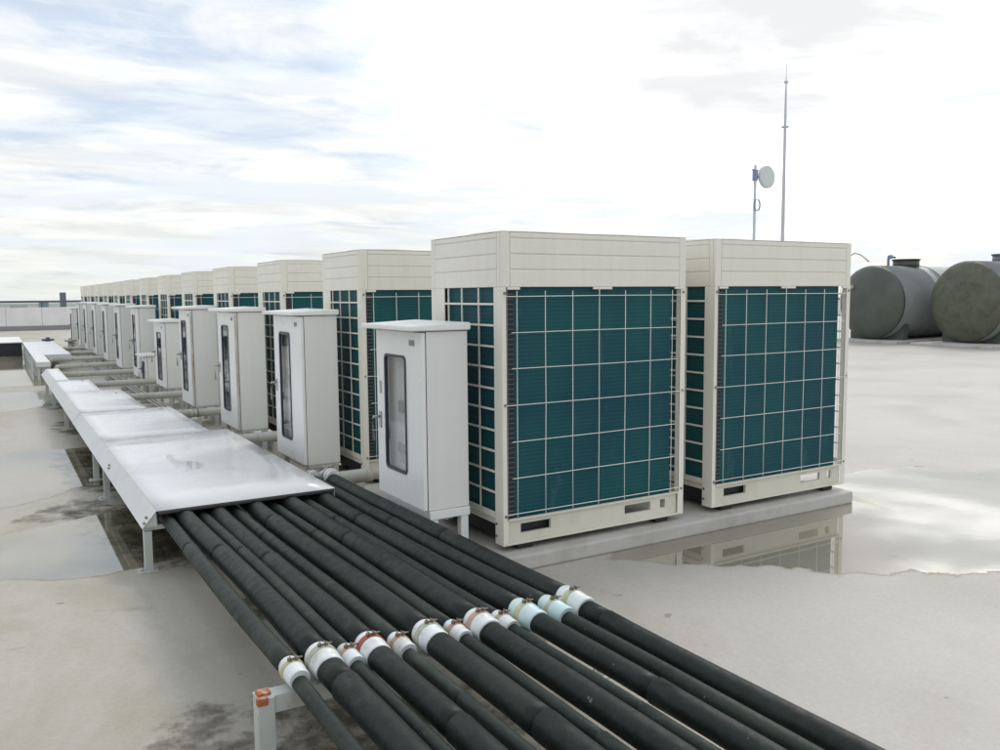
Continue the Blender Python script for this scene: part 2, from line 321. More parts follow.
# ------------------------------------------------------------------ condenser unit
W, D, H = 1.274, .8144, 1.66
PER, GAP = 1.9301, .2386
HZ = 1.372
def screws(mb, pts, axis):
    for p in pts:
        d = {'y': Vector((0, -.004, 0)), 'x': Vector((-.004, 0, 0))}[axis]
        mb.tube([Vector(p), Vector(p)+d], .008, 8)
def unit_proto():
    t = thing('condenser_unit', '', 'condenser unit')
    # corner posts: folded angle profiles
    e = .0
    def post(px, py, sx_, sy_, wx, wy):
        m = MB(); th = .004
        m.box(min(px, px+sx_*wx), max(px, px+sx_*wx), min(py, py+sy_*th), max(py, py+sy_*th), 0, HZ, bev=.0012)
        m.box(min(px, px+sx_*th), max(px, px+sx_*th), min(py+sy_*th, py+sy_*wy), max(py+sy_*th, py+sy_*wy), 0, HZ, bev=.0012)
        m.box(min(px+sx_*wx, px+sx_*(wx-.006)), max(px+sx_*wx, px+sx_*(wx-.006)), min(py, py+sy_*.03), max(py, py+sy_*.03), .14, HZ)
        return m
    post(0, 0, 1, 1, .032, .085).build('corner_post', CREAM, t)
    post(W, 0, -1, 1, .045, .03).build('corner_post', CREAM, t)
    post(0, D, 1, -1, .20, .17).build('corner_post', CREAM, t)
    post(W, D, -1, -1, .20, .17).build('corner_post', CREAM, t)
    # hood with pressed ribs
    m = MB(); i = .006
    m.box(i, W-i, i, D-i, HZ+.002, H-.004)
    def strips(z0, z1, lo, hi, face):
        if face == 'f': m.box(lo, hi, 0, .02, z0, z1, bev=.004)
        if face == 'b': m.box(lo, hi, D-.02, D, z0, z1, bev=.004)
        if face == 'l': m.box(0, .02, lo, hi, z0, z1, bev=.004)
        if face == 'r': m.box(W-.02, W, lo, hi, z0, z1, bev=.004)
    zs = [HZ, 1.463, 1.543, 1.625]
    for fc, full in (('f', W), ('b', W), ('l', D), ('r', D)):
        for a, b_ in zip(zs, zs[1:]+[H-.003]):
            a2 = a if a == HZ else a+.0025
            strips(a2, b_-.0025, .052, full-.052, fc)
        # plain borders
        eps = .0 if fc in 'fb' else .0205
        strips(HZ, H-.003, eps+.001, .050, fc); strips(HZ, H-.003, full-.050, full-eps-.001, fc)
    m.build('hood', CREAM, t)
    # top rim and two fan guards sunk in the roof of the hood
    m = MB(); m.box(0, W, 0, D, H-.0028, H, bev=.001); m.build('top_cap', CREAM, t)
    for cx_ in (W*.27, W*.73):
        m = MB()
        for q in range(1, 7): m.tube([(cx_+.045*q*math.cos(a*math.pi/12), D/2+.045*q*math.sin(a*math.pi/12), H+.012) for a in range(25)], .0035, 5, cap=False)
        for a in range(4): m.box(cx_-.27, cx_+.27, D/2-.003, D/2+.003, H+.001, H+.010) if a == 0 else m.box(cx_-.003, cx_+.003, D/2-.27, D/2+.27, H+.001, H+.010) if a == 1 else None
        m.build('fan_guard', WIRE, t)
    # coil: L round the front-left corner
    m = MB(); th = .03; ci = .022; x1 = 1.178
    poly = [(ci+.055, ci), (x1, ci), (x1, ci+th), (ci+.06, ci+th), (ci+th, ci+.06), (ci+th, .62), (ci, .62), (ci, ci+.055), (ci+.016, ci+.016)]
    m.prism(poly, 'z', .135, HZ-.001)
    m.build('coil', COIL, t)
    # end plate of hairpins at the left edge of the front
    m = MB(); m.box(.034, .078, .0165, .0205, .14, HZ-.006); m.build('coil_gap', DARK, t)
    m = MB(); comb = [(.036, .150)]
    for k in range(46): z = .155+k*.0262; comb += [(.038, z), (.077, z), (.077, z+.0028), (.038, z+.0028)]
    comb += [(.036, .155+46*.0262)]; m.prism(comb, 'y', .0125, .0162)
    m.build('coil_fins', STRAPG, t)
    m = MB(); m.box(.024, .050, .6215, .634, .14, HZ-.004); m.build('coil_end_plate', DARK, t)
    # inner casing so the machine is not hollow
    m = MB(); m.box(.16, .95, .30, D-.03, .14, HZ-.03); m.build('inner_casing', CREAM2, t)
    # front wire guard
    m = MB(); y = -.010; rng = random.Random(3)
    for x in (.087, .267, .445, .626, .812, .997, 1.163):
        m.tube([(x+rng.uniform(-.002, .002), y+.003, z) for z in (.15, .45, .75, 1.05, 1.352 if x != .626 else 1.37)], .0023, 6)
    for z in (1.323, 1.135, .947, .754, .559, .363, .171):
        a = .012 if z in (1.323, .754, .171) else .05
        bb = 1.245 if z in (1.323, .754, .171) else 1.19
        m.tube([(a, y-.004, z), (a+.03, y-.004, z), (.6, y-.004, z+rng.uniform(-.002, .002)), (bb-.03, y-.004, z), (bb, y-.004, z)], .0023, 6)
    m.build('wire_guard', WIRE, t)
    # side grilles (flat moulded bars)
    def side_grille(x, s):
        m = MB(); xa, xb = (x, x+s*.006) if s > 0 else (x+s*.006, x)
        for y_ in (.25, .44, .60): m.box(xa, xb, y_-.005, y_+.005, .165, HZ-.002)
        m.box(xa-.001, xb+.001, .087 if s > 0 else .032, .642, .138, .168)
        for k in range(11): z = 1.284-k*.1118; m.box(xa-.0025, xb-.0025, .087 if s > 0 else .032, .642, z-.0055, z+.0055)
        return m
    side_grille(.001, 1).build('side_grille', CREAM, t)
    side_grille(W-.001, -1).build('side_grille', CREAM, t)
    # base panels with fork slots
    for y0 in (.012, D-.03):
        m = MB(); z0, z1 = .012, .133; s0, s1 = .055, .107; X = [.033, .115, .31, .83, 1.025, W-.045]
        m.box(X[0], X[5], y0, y0+.018, z0, s0); m.box(X[0], X[5], y0, y0+.018, s1, z1)
        m.box(X[0], X[1], y0, y0+.018, s0, s1); m.box(X[2], X[3], y0, y0+.018, s0, s1)
        m.box(X[4], X[4]+.075, y0, y0+.018, s0, s1); m.box(X[4]+.115, X[5], y0, y0+.018, s0, s1)
        if y0 < .1:
            m.box(.033, W-.045, -.006, .012, .131, .143, bev=.003)   # lip under the coil
            m.box(.02, W-.02, -.004, .030, -.0005, .0115, bev=.003)   # bottom flange
        m.build('base_panel', CREAM2, t)
    m = MB(); m.box(.03, W-.03, .031, D-.031, .1335, .1345); m.build('drain_pan', CREAM2, t)
    m = MB(); m.box(.06, .80, .05, D-.05, .002, .13); m.build('slot_shade_box', DARK, t)  # dark box added to put shade behind the base slots
    for x in (.012, W-.030):
        m = MB(); m.box(x, x+.018, .05, D-.05, .1, .1325); m.build('side_rail', CREAM2, t)
    for x, y_ in ((.10, .02), (W-.20, .02), (.10, D-.12), (W-.20, D-.12)):
        m = MB(); m.box(x, x+.10, y_, y_+.09, SLAB, -.001, bev=.006); m.build('rubber_foot', RUBBER, t)
    # tabs under the hood
    for x in (.035, .59, 1.19):
        m = MB(); m.box(x, x+(.075 if x != .59 else .13), -.004, .010, HZ-.014, HZ-.0005, bev=.002); m.build('guard_clip', CREAM, t)
    for p, a_ in [((.016, -.0005, z), 'y') for z in (1.34, .755, .16)]+[((1.255, -.0005, z), 'y') for z in (1.34, .755, .16)]+[((-.0005, .07, z), 'x') for z in (.11, .045)]:
        m = MB(); screws(m, [p], a_); m.build('screw', BOLT, t)
    return t
STRAPG = mat('pale_tube_fins', (.13, .18, .19), .4, bump=0)
proto = unit_proto()
names = ['nearest', 'second', 'third', 'fourth', 'fifth', 'sixth', 'seventh', 'eighth', 'ninth', 'tenth', 'eleventh', 'twelfth', 'farthest']
U = [proto]
jr = random.Random(11)
for k in range(1, 13):
    c = dup(proto); c.location = (jr.uniform(-.006, .006), PER*k, 0); c.rotation_euler.z = R(jr.uniform(-.35, .35)); U.append(c)
for k, c in enumerate(U):
    c['group'] = 'condenser units in the long receding row'
    c['label'] = ('large cream condenser unit nearest to the camera, behind the cabinet on legs' if k == 0 else
                  'cream condenser unit, %s from the front in the long receding row' % names[k] if k < 12 else 'farthest, smallest cream condenser unit at the far left end of the row')
c = dup(proto); c.location = (W+GAP, 0, 0); c['group'] = 'condenser units standing apart'
c['label'] = 'cream condenser unit at the right end of the plinth, with the mast rising above it'
del c['group']

# ------------------------------------------------------------------ electrical cabinets
def cabinet(corner, dep, wid, z0, z1, win, label, legs=None, rust=False, detail=True, handle_dark=False, blue=False, tilt=0):
    """corner: near edge of the door (x, y); door faces -X"""
    x, y = corner; t = thing('electrical_cabinet', label, 'cabinet', (x, y, FLOOR), 0, 'electrical cabinets along the row')
    z0 -= FLOOR; z1 -= FLOOR
    m = MB(); s = .003; dt = .022
    m.box(dt+s, wid, 0, s, z0, z1); m.box(dt+s, wid, dep-s, dep, z0, z1); m.box(wid-s, wid, s, dep-s, z0, z1)
    m.box(dt+s, wid-s, s, dep-s, z0, z0+s); m.box(dt+s, wid-s, s, dep-s, z1-s, z1)
    # inner flange of the body behind the door
    m.build('body', CABSHADE, t)
    y0, y1, a0, a1 = win; a0 -= FLOOR; a1 -= FLOOR
    m = MB(); inner = rrect(y0, y1, a0, a1, .03, 4)
    outer = []
    for k, p in enumerate(inner):
        q = k//5; cyy, czz = [(dep-.002, z1-.004), (.002, z1-.004), (.002, z0+.004), (dep-.002, z0+.004)][q]; j = k % 5
        # spread along the two sides next to the corner
        fr_ = (j-2)/2
        if q == 0: pt = (cyy, czz-(czz-a1)*max(0, -fr_)) if fr_ < 0 else (cyy-(cyy-y1)*fr_, czz)
        if q == 1: pt = (cyy+(y0-cyy)*max(0, -fr_), czz) if fr_ < 0 else (cyy, czz-(czz-a1)*fr_)
        if q == 2: pt = (cyy, czz+(a0-czz)*max(0, -fr_)) if fr_ < 0 else (cyy+(y0-cyy)*fr_, czz)
        if q == 3: pt = (cyy-(cyy-y1)*max(0, -fr_), czz) if fr_ < 0 else (cyy, czz+(a0-czz)*fr_)
        outer.append(pt)
    m.framed(outer, inner, 'x', 0, dt-.002)
    d = m.build('door', CAB, t)
    m = MB(); m.framed(rrect(y0-.002, y1+.002, a0-.002, a1+.002, .032, 5), rrect(y0+.012, y1-.012, a0+.012, a1-.012, .022, 5), 'x', -.006, .012); m.build('gasket', GASKET, d)
    m = MB(); m.prism(rrect(y0+.010, y1-.010, a0+.010, a1-.010, .024, 5), 'x', .002, .006); m.build('window_pane', GLASS, d)
    # handle near the far edge of the door
    hz = (z0+z1)/2-.03 if not legs else .72
    hm = METAL if not handle_dark else DEVICE
    m = MB(); hy = dep-.045
    m.box(-.006, -.0005, hy-.016, hy+.016, hz-.02, hz+.075, bev=.003)
    m.tube([(-.004, hy, hz+.045), (-.045, hy, hz+.045), (-.052, hy, hz+.03), (-.045, hy, hz-.09)], .008, 8); m.build('handle', hm, d)
    if detail:
        m = MB(); m.box(-.004, -.0008, .09, .15, z1-.075, z1-.045, bev=.001); m.build('badge', DEVICE, d)
    # inside: plate and gear
    m = MB(); m.box(.055, .059, .02, dep-.02, z0+.02, z1-.02); m.build('mounting_plate', INTERIOR, t)
    if detail:
        m = MB(); h = a1-a0; px = .0545
        m.box(px-.02, px, y0+.02, y1-.09, a0+h*.50, a0+h*.60, bev=.004); m.build('breaker', DEVICE, t); m = MB()
        m.box(px-.012, px, y0+.10, y1-.06, a0+h*.14, a0+h*.22, bev=.003); m.build('breaker', METAL, t)
        m = MB()
        for k in range(4): yy = y0+.05+.045*k; m.tube([(px-.012, yy, a0+h*.05), (px-.014, yy+.012, a0+h*.3), (px-.012, yy-.008, a0+h*.6), (px-.012, yy+.01, a0+h*.95)], .004, 6)
        m.build('wiring', INTERIOR, t)
    # seam gap between door and body, in dark gasket
    m = MB(); m.framed([(.004, z0+.006), (dep-.004, z0+.006), (dep-.004, z1-.006), (.004, z1-.006)], [(.02, z0+.02), (dep-.02, z0+.02), (dep-.02, z1-.02), (.02, z1-.02)], 'x', dt-.002, dt+.0028)
    m.build('door_seal', GASKET, t)
    # roof lid overhanging, gently pitched
    ov = .075; m = MB(); lt = .040
    ox0, ox1, oy0, oy1 = -ov, wid+.012, -.022, dep+ov*.6
    v = m.bm.verts.new; A = [v(p) for p in ((ox0, oy0, z1+.006), (ox1, oy0, z1+.006), (ox1, oy1, z1+.006), (ox0, oy1, z1+.006))]
    hgt = lt; Bq = [v(p) for p in ((ox0, oy0, z1+.006+hgt*.62), (ox1, oy0, z1+.006+hgt), (ox1, oy1, z1+.006+hgt), (ox0, oy1, z1+.006+hgt*.62))]
    m.bm.faces.new(A[::-1]); m.bm.faces.new(Bq)
    for i in range(4): m.bm.faces.new((A[i], A[(i+1) % 4], Bq[(i+1) % 4], Bq[i]))
    bmesh.ops.bevel(m.bm, geom=m.bm.edges[:], offset=.005, segments=2, affect='EDGES')
    m.build('roof_lid', CAB, t)
    m = MB(); m.box(0.01, wid-.003, .006, dep-.006, z1, z1+.0058); m.build('lid_gasket', EDGE, t)
    if legs:
        m = MB(); zf = legs-FLOOR
        m.box(.03, wid+.004, -.006, .028, zf, z0-.003, bev=.002); m.box(.03, wid+.004, dep-.028, dep+.006, zf, z0-.003, bev=.002)
        m.box(.025, .045, .0285, dep-.0285, zf, z0-.003, bev=.002); m.box(wid-.02, wid+.004, .0285, dep-.0285, zf, z0-.003, bev=.002)
        m.build('base_frame', CAB, t)
        for lx_ in (.035, wid-.048):
            for ly in (.0, dep-.045):
                m = MB(); m.box(lx_, lx_+.045, ly, ly+.045, 0, zf-.001, bev=.003); m.build('leg', CAB, t)
    else:
        m = MB(); m.box(.03, wid-.005, .004, .03, z0-.02, z0-.001); m.box(.03, wid-.005, dep-.03, dep-.004, z0-.02, z0-.001); m.box(.03, .06, .031, dep-.031, z0-.02, z0-.001); m.build('base_frame', STEEL, t)
        for lx_ in (.04, wid-.05):
            for ly in (.006, dep-.046):
                m = MB(); m.box(lx_, lx_+.04, ly, ly+.04, 0, z0-.021, bev=.002); m.build('leg', STEEL, t)
    if rust:
        m = MB(); m.box(-.0025, .018, -.0025, .026, z0+.01, z1-.02, bev=.002); m.build('hinge_strip', RUSTCAB, d)['label'] = 'rust-streaked hinge edge'
    if tilt: t.rotation_euler.z = R(tilt)
    return t
X = -.38
c1_ = cabinet((X, .169), .60, .265, .206, 1.145, (.20, .48, .366, 1.01), 'white electrical cabinet on legs, nearest to the camera, with a tall glazed door', legs=.157)
m = MB(); m.box(-.0022, -.0008, .53, .56, .78-FLOOR, .85-FLOOR); st_ = m.build('sticker', METAL, [o_ for o_ in scene.objects if o_.parent == c1_ and o_.name.startswith('door') and 'seal' not in o_.name][0])
TW = (.27, .53, .258, 1.065)
cabinet((X, 2.146), .68, .268, .112, 1.19, TW, 'tall clean white cabinet with long window, just behind the cabinet on legs', tilt=0)
cabinet((X, 4.05), .70, .268, .112, 1.19, TW, 'tall white cabinet whose door edge has one pale brown rust streak', rust=True)
cabinet((X, 6.06), .66, .28, .112, 1.19, TW, 'tall white cabinet with rusty hinge edge, next to the shorter cabinet', rust=True, handle_dark=True)
cabinet((X, 7.82), .75, .23, .155, 1.0, (.22, .52, .24, .87), 'shorter narrow white cabinet standing right in front of the tiny box cabinet', handle_dark=True)
cabinet((X-.02, 9.30), .42, .22, .06, .475, (.10, .32, .12, .40), 'tiny knee-high grey box cabinet tucked between two taller ones', handle_dark=True, detail=False)
far = [(10.05, 1.17), (12.2, 1.18), (14.2, 1.185), (16.25, 1.19), (18.2, 1.19), (20.1, 1.18)]
fl = ['tall grey-white cabinet directly behind the tiny box cabinet', 'tall narrow-looking cabinet, second behind the tiny box cabinet', 'tall cabinet, third behind the tiny box cabinet',
      'tall cabinet, fourth behind the tiny box cabinet', 'tall cabinet, fifth behind the tiny box cabinet', 'tall cabinet, sixth behind the tiny box cabinet, last of full height']
for (y, z1), lb in zip(far, fl): cabinet((X, y), .68, .26, .112, z1, TW, lb, handle_dark=True, detail=False)
cabinet((X, 22.3), .72, .26, .10, 1.03, (.22, .5, .2, .9), 'lower white cabinet at the far left end of the cabinet row', handle_dark=True, detail=False)

# ------------------------------------------------------------------ pipe rack
def rack(y, label, rust=True, xr=-.33):
    t = thing('pipe_support_frame', label, 'pipe support', (-1.64, y, FLOOR), 0, 'steel frames under the black pipes')
    zt = .128-FLOOR; Lx = xr+1.64
    m = MB(); m.box(.0, Lx, .0, .006, zt-.055, zt, bev=.001); m.box(.0, Lx, .0065, .06, zt-.006, zt, bev=.001); m.build('crossbar', STEEL, t)
    for x0, s in ((0, 1), (Lx-.05, -1)):
        m = MB(); m.box(x0, x0+.05, -.0065, -.0005, 0, zt-.001, bev=.001)
        q = x0 if s > 0 else x0+.044
        m.box(q, q+.006, .0065, .055, 0, zt-.0065, bev=.001); m.build('leg', STEEL, t)
        m = MB(); m.box(x0-.03, x0+.08, -.03, .08, 0, .005, bev=.001); m.build('foot_plate', STEEL, t)
    if rust:
        m = MB(); m.box(-.003, .03, -.010, .010, zt-.02, zt+.003, bev=.002); m.box(.004, .045, .011, .05, zt+.0005, zt+.010, bev=.003); m.build('rusted_corner', RUST, t)['label'] = 'orange rusted corner'
    return t
rack(-1.28, 'grey steel support frame with orange rusted corner under the pipe collars')
#            x      rb    ra    back y  material strap  collar
PIPES = [(-1.515, .034, .025, 11.0, 1, 'yellow', WPVC, 'small green-grey pipe on the outer left edge, yellowed strap on its collar'),
         (-1.420, .048, .045, 10.9, 0, 'grey', WPVC, 'thick black pipe with grey-strapped collar, second from the left'),
         (-1.325, .031, .024, 9.1, 1, 'peach', WPVC, 'thin pipe with copper strap, third from the left, between two thick ones'),
         (-1.252, .045, .043, 9.0, 0, 'red', WPVC, 'thick black pipe whose white collar has the bright red rusted strap'),
         (-1.145, .031, .023, 7.2, 1, 'peach', WPVC, 'thin pipe with copper strap, directly right of the red-strapped pipe'),
         (-1.048, .047, .045, 7.1, 0, 'grey', WPVC, 'thick black pipe with pale grey-green strap, sixth from the left'),
         (-.932, .030, .025, 5.4, 1, 'peach', WPVC, 'thin pipe with copper strap, seventh from the left'),
         (-.850, .047, .042, 5.3, 0, 'peach', WPVC, 'thick black pipe with copper strap in the middle right of the bundle'),
         (-.748, .030, .025, 3.5, 1, 'yellow', WPVC, 'thin pipe with ochre strap, ninth from the left'),
         (-.655, .043, .040, 3.4, 0, 'green', BPVC, 'black pipe with long lime and pale blue collar, third from the right edge'),
         (-.530, .036, .028, 1.50, 1, 'green', BPVC, 'narrower pipe with blue-tinted collar, second from the right edge'),
         (-.438, .045, .040, 1.42, 0, 'green', WPVC, 'thick black pipe on the right edge of the bundle, beside the plinth')]
ZR = .130
for i, (x, rb_, ra, yb, mi, st, cm, lb) in enumerate(PIPES):
    rng = random.Random(50+i)
    t = thing('insulated_pipe', lb, 'pipe', (x, 0, 0), 0, 'black insulated pipes in the foreground bundle')
    yc = -1.245+rng.uniform(-.015, .015)
    def seg(y0, y1, r, name, ends=True):
        m = MB(); pts = []; rad = []; y = y0; cuts = []
        q = y0
        while q < y1:
            q += rng.uniform(.75, 1.7); cuts.append(q)
        cur = r*rng.uniform(.98, 1.03)
        ph = rng.uniform(0, 6)
        def pt(yy, rr):
            fade = min(1, abs(yy-yc)/.5)
            sl = -.031*max(0, min(1, (yy+1.2)/2.0))
            return (fade*.006*math.sin(yy*1.7+ph), yy, ZR+.002+sl+r+fade*.0012*math.sin(yy*2.3+ph))
        k = 0
        while y < y1:
            if k < len(cuts) and y >= cuts[k]:
                k += 1; yy = y
                pts.append(pt(yy, cur)); rad.append(cur*1.045)
                pts.append(pt(yy+.003, cur)); rad.append(cur*.80)
                pts.append(pt(yy+.013, cur)); rad.append(cur*.80)
                cur = r*rng.uniform(.95, 1.045)
                pts.append(pt(yy+.016, cur)); rad.append(cur)
                y += .06
            pts.append(pt(y, cur)); rad.append(cur*(1+rng.uniform(-.012, .012)))
            y += .11
        pts.append(pt(y1, cur)); rad.append(cur)
        m.tube(pts, r, 24, radii=rad); m.build(name, INSUL2 if mi else INSUL, t)
    seg(-9, yc-.055, ra, 'insulation'); seg(yc+.055, yb, rb_, 'insulation')
    rc = rb_*.985 if rb_ > .04 else rb_*1.0
    m = MB(); zc = ZR+.003+rb_
    L_ = .056 if i < 9 else .072
    m.tube([(0, yc-L_, ZR+.003+rc*.98), (0, yc-L_+.004, ZR+.003+rc), (0, yc-.018, ZR+.003+rc), (0, yc-.014, ZR+.003+rc*1.02), (0, yc+L_-.006, ZR+.003+rc*1.02), (0, yc+L_, ZR+.003+rc)], rc, 28, radii=[rc*.95, rc*1.0, rc*1.0, rc*1.05, rc*1.05, rc])
    col_ = m.build('collar', cm, t)
    m = MB(); zc = ZR+.003+rc; rs = rc*1.075
    arc = [(rs*math.cos(a), yc+.012, zc+rs*math.sin(a)) for a in [R(d) for d in range(-20, 201, 10)]]
    w_ = .010 if rb_ < .04 else .013
    for A, B_ in zip(arc, arc[1:]):
        vs = []
        for (px, py, pz) in (A, B_):
            n_ = Vector((px, 0, pz-zc)).normalized()*.0025
            vs.append([m.bm.verts.new((px+s1*n_.x, py+s2*w_, pz+s1*n_.z)) for s1, s2 in ((-1, -1), (1, -1), (1, 1), (-1, 1))])
        for k in range(4): m.bm.faces.new((vs[0][k], vs[0][(k+1) % 4], vs[1][(k+1) % 4], vs[1][k]))
    m.build('clamp_strap', STRAP[st], col_)
    m = MB(); top = zc+rs
    m.box(-.009, -.0065, yc+.001, yc+.023, top-.004, top+.013, bev=.0008); m.box(.0075, .010, yc+.001, yc+.023, top-.004, top+.013, bev=.0008)
    m.tube([(-.018, yc+.012, top+.006), (.030, yc+.012, top+.006)], .0032, 8); m.tube([(-.016, yc+.012, top+.006), (-.0095, yc+.012, top+.006)], .0062, 6); m.tube([(.0105, yc+.012, top+.006), (.016, yc+.012, top+.006)], .0062, 6)
    m.build('clamp_bolt', BOLT, col_)

# ------------------------------------------------------------------ cable tray cover (near run)
t = thing('pipe_tray', 'long pale grey metal cover stepping narrower over the black pipes', 'pipe tray', (-1.57, .94, FLOOR))
def off(x, y): return x+1.57, y-.94
TOP = .21-FLOOR
steps = [(.94, 3.58, -.59), (3.58, 5.42, -.735), (5.42, 7.55, -.957), (7.55, 9.13, -1.165), (9.13, 11.43, -1.40)]
for i, (y0, y1, xr) in enumerate(steps):
    a, b0 = off(-1.57, y0); x1, b1 = off(xr, y1)
    zt = TOP - (.003 if i % 2 else 0)
    m = MB(); yo = b1+(.0 if i == len(steps)-1 else (.03 if i % 2 else -.002))
    b00 = b0-(.03 if (i % 2 and i) else 0)
    # sheet with slight sag
    nx, ny = 8, 6; V = []
    for iy in range(ny+1):
        for ix in range(nx+1):
            fx, fy = ix/nx, iy/ny
            sag = -.0015*math.sin(math.pi*fx)*(.3+.7*math.sin(math.pi*fy)) if i < 3 else 0
            V.append(m.bm.verts.new((x1*fx, b00+(yo-b00)*fy, zt+sag)))
    for iy in range(ny):
        for ix in range(nx):
            q = iy*(nx+1)+ix; f = m.bm.faces.new((V[q], V[q+1], V[q+nx+2], V[q+nx+1])); f.smooth = True
    r2 = bmesh.ops.extrude_face_region(m.bm, geom=m.bm.faces[:])
    for vv in r2['geom']:
        if isinstance(vv, bmesh.types.BMVert): vv.co.z -= .0025
    m.build('cover_panel', COVER, t)
    # tilted flange on the left and short lip on the right
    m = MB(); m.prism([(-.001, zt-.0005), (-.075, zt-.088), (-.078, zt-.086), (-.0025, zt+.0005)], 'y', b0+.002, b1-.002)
    m.build('side_flange', COVERSHADE, t)
    m = MB(); m.box(x1-.003, x1, b0+.002, b1-.002, zt-.05, zt-.003); m.build('right_lip', COVERSHADE, t)
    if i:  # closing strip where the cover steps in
        px = off(steps[i-1][2], 0)[0]; m = MB(); m.box(x1+.001, px-.001, b0-.004, b0-.001, TOP-.05, TOP-.004); m.build('step_lip', COVERSHADE, t)
m = MB(); x1, b0 = off(-.59, .94)
m.box(.004, x1-.004, b0-.004, b0-.0005, TOP-.012, TOP-.001); m.box(.01, x1-.01, b0+.012, b0+.016, TOP-.024, TOP-.006); m.build('front_lip', EDGE, t)
m = MB(); m.prism([(-.004, TOP-.006), (-.074, TOP-.086), (.0, TOP-.086)], 'y', b0+.012, b0+.015); m.build('end_bracket', STEEL, t)
for yy, zz in ((.06, .05), (.02, .07), (1.72, .05), (1.66, .06)):
    m = MB(); fx = -.001-.074*(zz-.0)/.087; m.tube([(fx, yy, TOP-zz+.004), (fx-.008, yy, TOP-zz+.012)], .007, 8); m.build('bolt', BOLT, t)
for k, (y, h) in enumerate([(.97, 0), (2.87, 0), (3.60, 0), (6.65, 0), (8.9, 0), (10.5, 0)]):
    xr = [s_ for s_ in steps if s_[0] <= y][-1][2]; _, yy = off(0, y)
    m = MB(); m.box(-.066, -.026, yy, yy+.005, 0, TOP-.11, bev=.001); m.box(-.066, -.061, yy+.0055, yy+.045, 0, TOP-.11, bev=.001); l = m.build('leg', STEEL, t)
    m = MB(); m.box(-.10, .0, yy-.02, yy+.07, 0, .006, bev=.001); m.tube([(-.085, yy+.02, .006), (-.085, yy+.02, .02)], .01, 6); m.build('foot_plate', STEEL, l)
    m = MB(); X1 = off(xr, 0)[0]; m.box(-.066, X1-.02, yy+.006, yy+.046, TOP-.108, TOP-.085, bev=.001); m.build('crossbar', STEEL, t)
    m = MB(); m.box(X1-.06, X1-.02, yy, yy+.005, 0, TOP-.11, bev=.001); m.build('leg', STEEL, t)

# far run of tray
t = thing('pipe_tray', 'farther box-shaped pale tray cover beyond the gap in the tray line', 'pipe tray', (-1.64, 13.1, FLOOR))
z = .215-FLOOR
m = MB(); m.box(0, .215, 0, 2.2, z-.09, z, bev=.006); m.build('cover_panel', COVER, t)
m = MB(); m.box(0, .70, 2.203, 8.0, z-.085, z-.003, bev=.006); m.build('cover_panel', COVER, t)
m = MB(); m.box(.02, .19, 2.0, 7.9, 0, z-.09, bev=.004); m.build('side_skirt', COVERSHADE, t)
for yy in (.05, 1.1, 1.9):
    m = MB(); m.box(.01, .05, yy, yy+.04, 0, z-.091); m.build('leg', STEEL, t); m = MB(); m.box(.16, .2, yy, yy+.04, 0, z-.091); m.build('leg', STEEL, t)

# ------------------------------------------------------------------ PVC cross pipes
conn = {0: (-.53, -.438), 1: (-.748, -.655), 2: (-.932, -.85), 3: (-1.145, -1.048), 4: (-1.325, -1.252), 5: (-1.515, -1.42)}
lbs = ['white PVC pipe with strapped tee behind the nearest cabinet', 'grey PVC pipe passing under the tall clean white cabinet', 'grey PVC pipe with black bands beside the rust-streaked cabinets',
       'grey PVC pipe running to the foot of the shorter cabinet', 'grey PVC pipe leading to the tiny box cabinet', 'grey PVC pipe with elbow in the gap between the two trays',
       'grey PVC cross pipe just behind the gap between the trays', 'grey PVC cross pipe, third before the far end', 'grey PVC cross pipe, second before the far end', 'farthest short grey PVC cross pipe at the end of the row']
for k in range(10):
    y = 1.58+PER*k
    t = thing('pvc_pipe', lbs[k], 'pipe', (0, y, 0), 0, 'grey PVC pipes crossing to the units')
    zc = .118; r = .042
    xl = conn[k][1]+.01 if k in conn else (-1.25 if k < 8 else -1.0)
    m = MB(); m.tube([(xl-.03, 0, zc), (-.3, 0, zc+.004), (.28, 0, zc+.006), (.33, 0, zc+.01), (.35, 0, zc+.05), (.355, 0, .5)], r, 16); m.build('pipe_run', PVC, t)
    for xx in (xl+.28, -.02):
        if xx < .1:
            m = MB(); m.tube([(xx, 0, zc+.002), (xx+.05, 0, zc+.002)], r*1.09, 16); m.build('coupling', PVC, t)
    if k == 2:
        for q in range(3): m = MB(); m.tube([(-.56+.045*q, 0, zc+.002), (-.56+.045*q+.008, 0, zc+.002)], r*1.07, 16); m.build('black_band', RUBBER, t)
    m = MB(); m.box(-.22, -.16, -.035, .035, FLOOR if True else 0, zc-r-.001, bev=.004); m.build('support_block', CONCRETE, t)
    if k in conn:
        for q, (xx, rr) in enumerate(zip(conn[k], (.028, .042))):
            yb = PIPES[10-2*k+q][3]-y
            m = MB(); m.tube([(xx, 0.0, zc+.01), (xx, -.02, zc+.03), (xx, yb+.06, zc+.055), (xx, yb-.03, zc+.055)] if abs(yb) > .1 else [(xx, .0, zc+.01), (xx, yb, zc+.055)], rr, 14); br = m.build('branch', PVC if k else WPVC, t)
            if k == 0:
                m = MB(); m.tube([(xx, yb+.055, zc+.056), (xx, yb-.005, zc+.056)], rr*1.22, 18); cl = m.build('collar', WPVC, t)
                m = MB(); m.tube([(xx, yb+.034, zc+.056), (xx, yb+.018, zc+.056)], rr*1.28, 18); m.tube([(xx-.015, yb+.026, zc+.056+rr*1.35), (xx+.02, yb+.026, zc+.056+rr*1.35)], .006, 8); m.build('clamp_strap', BOLT, cl)
    else:
        m = MB(); m.tube([(xl-.03, 0, zc), (xl-.07, 0, zc-.01), (xl-.09, 0, zc-.05), (xl-.09, 0, FLOOR+.01)], r, 14); m.build('elbow', PVC, t)

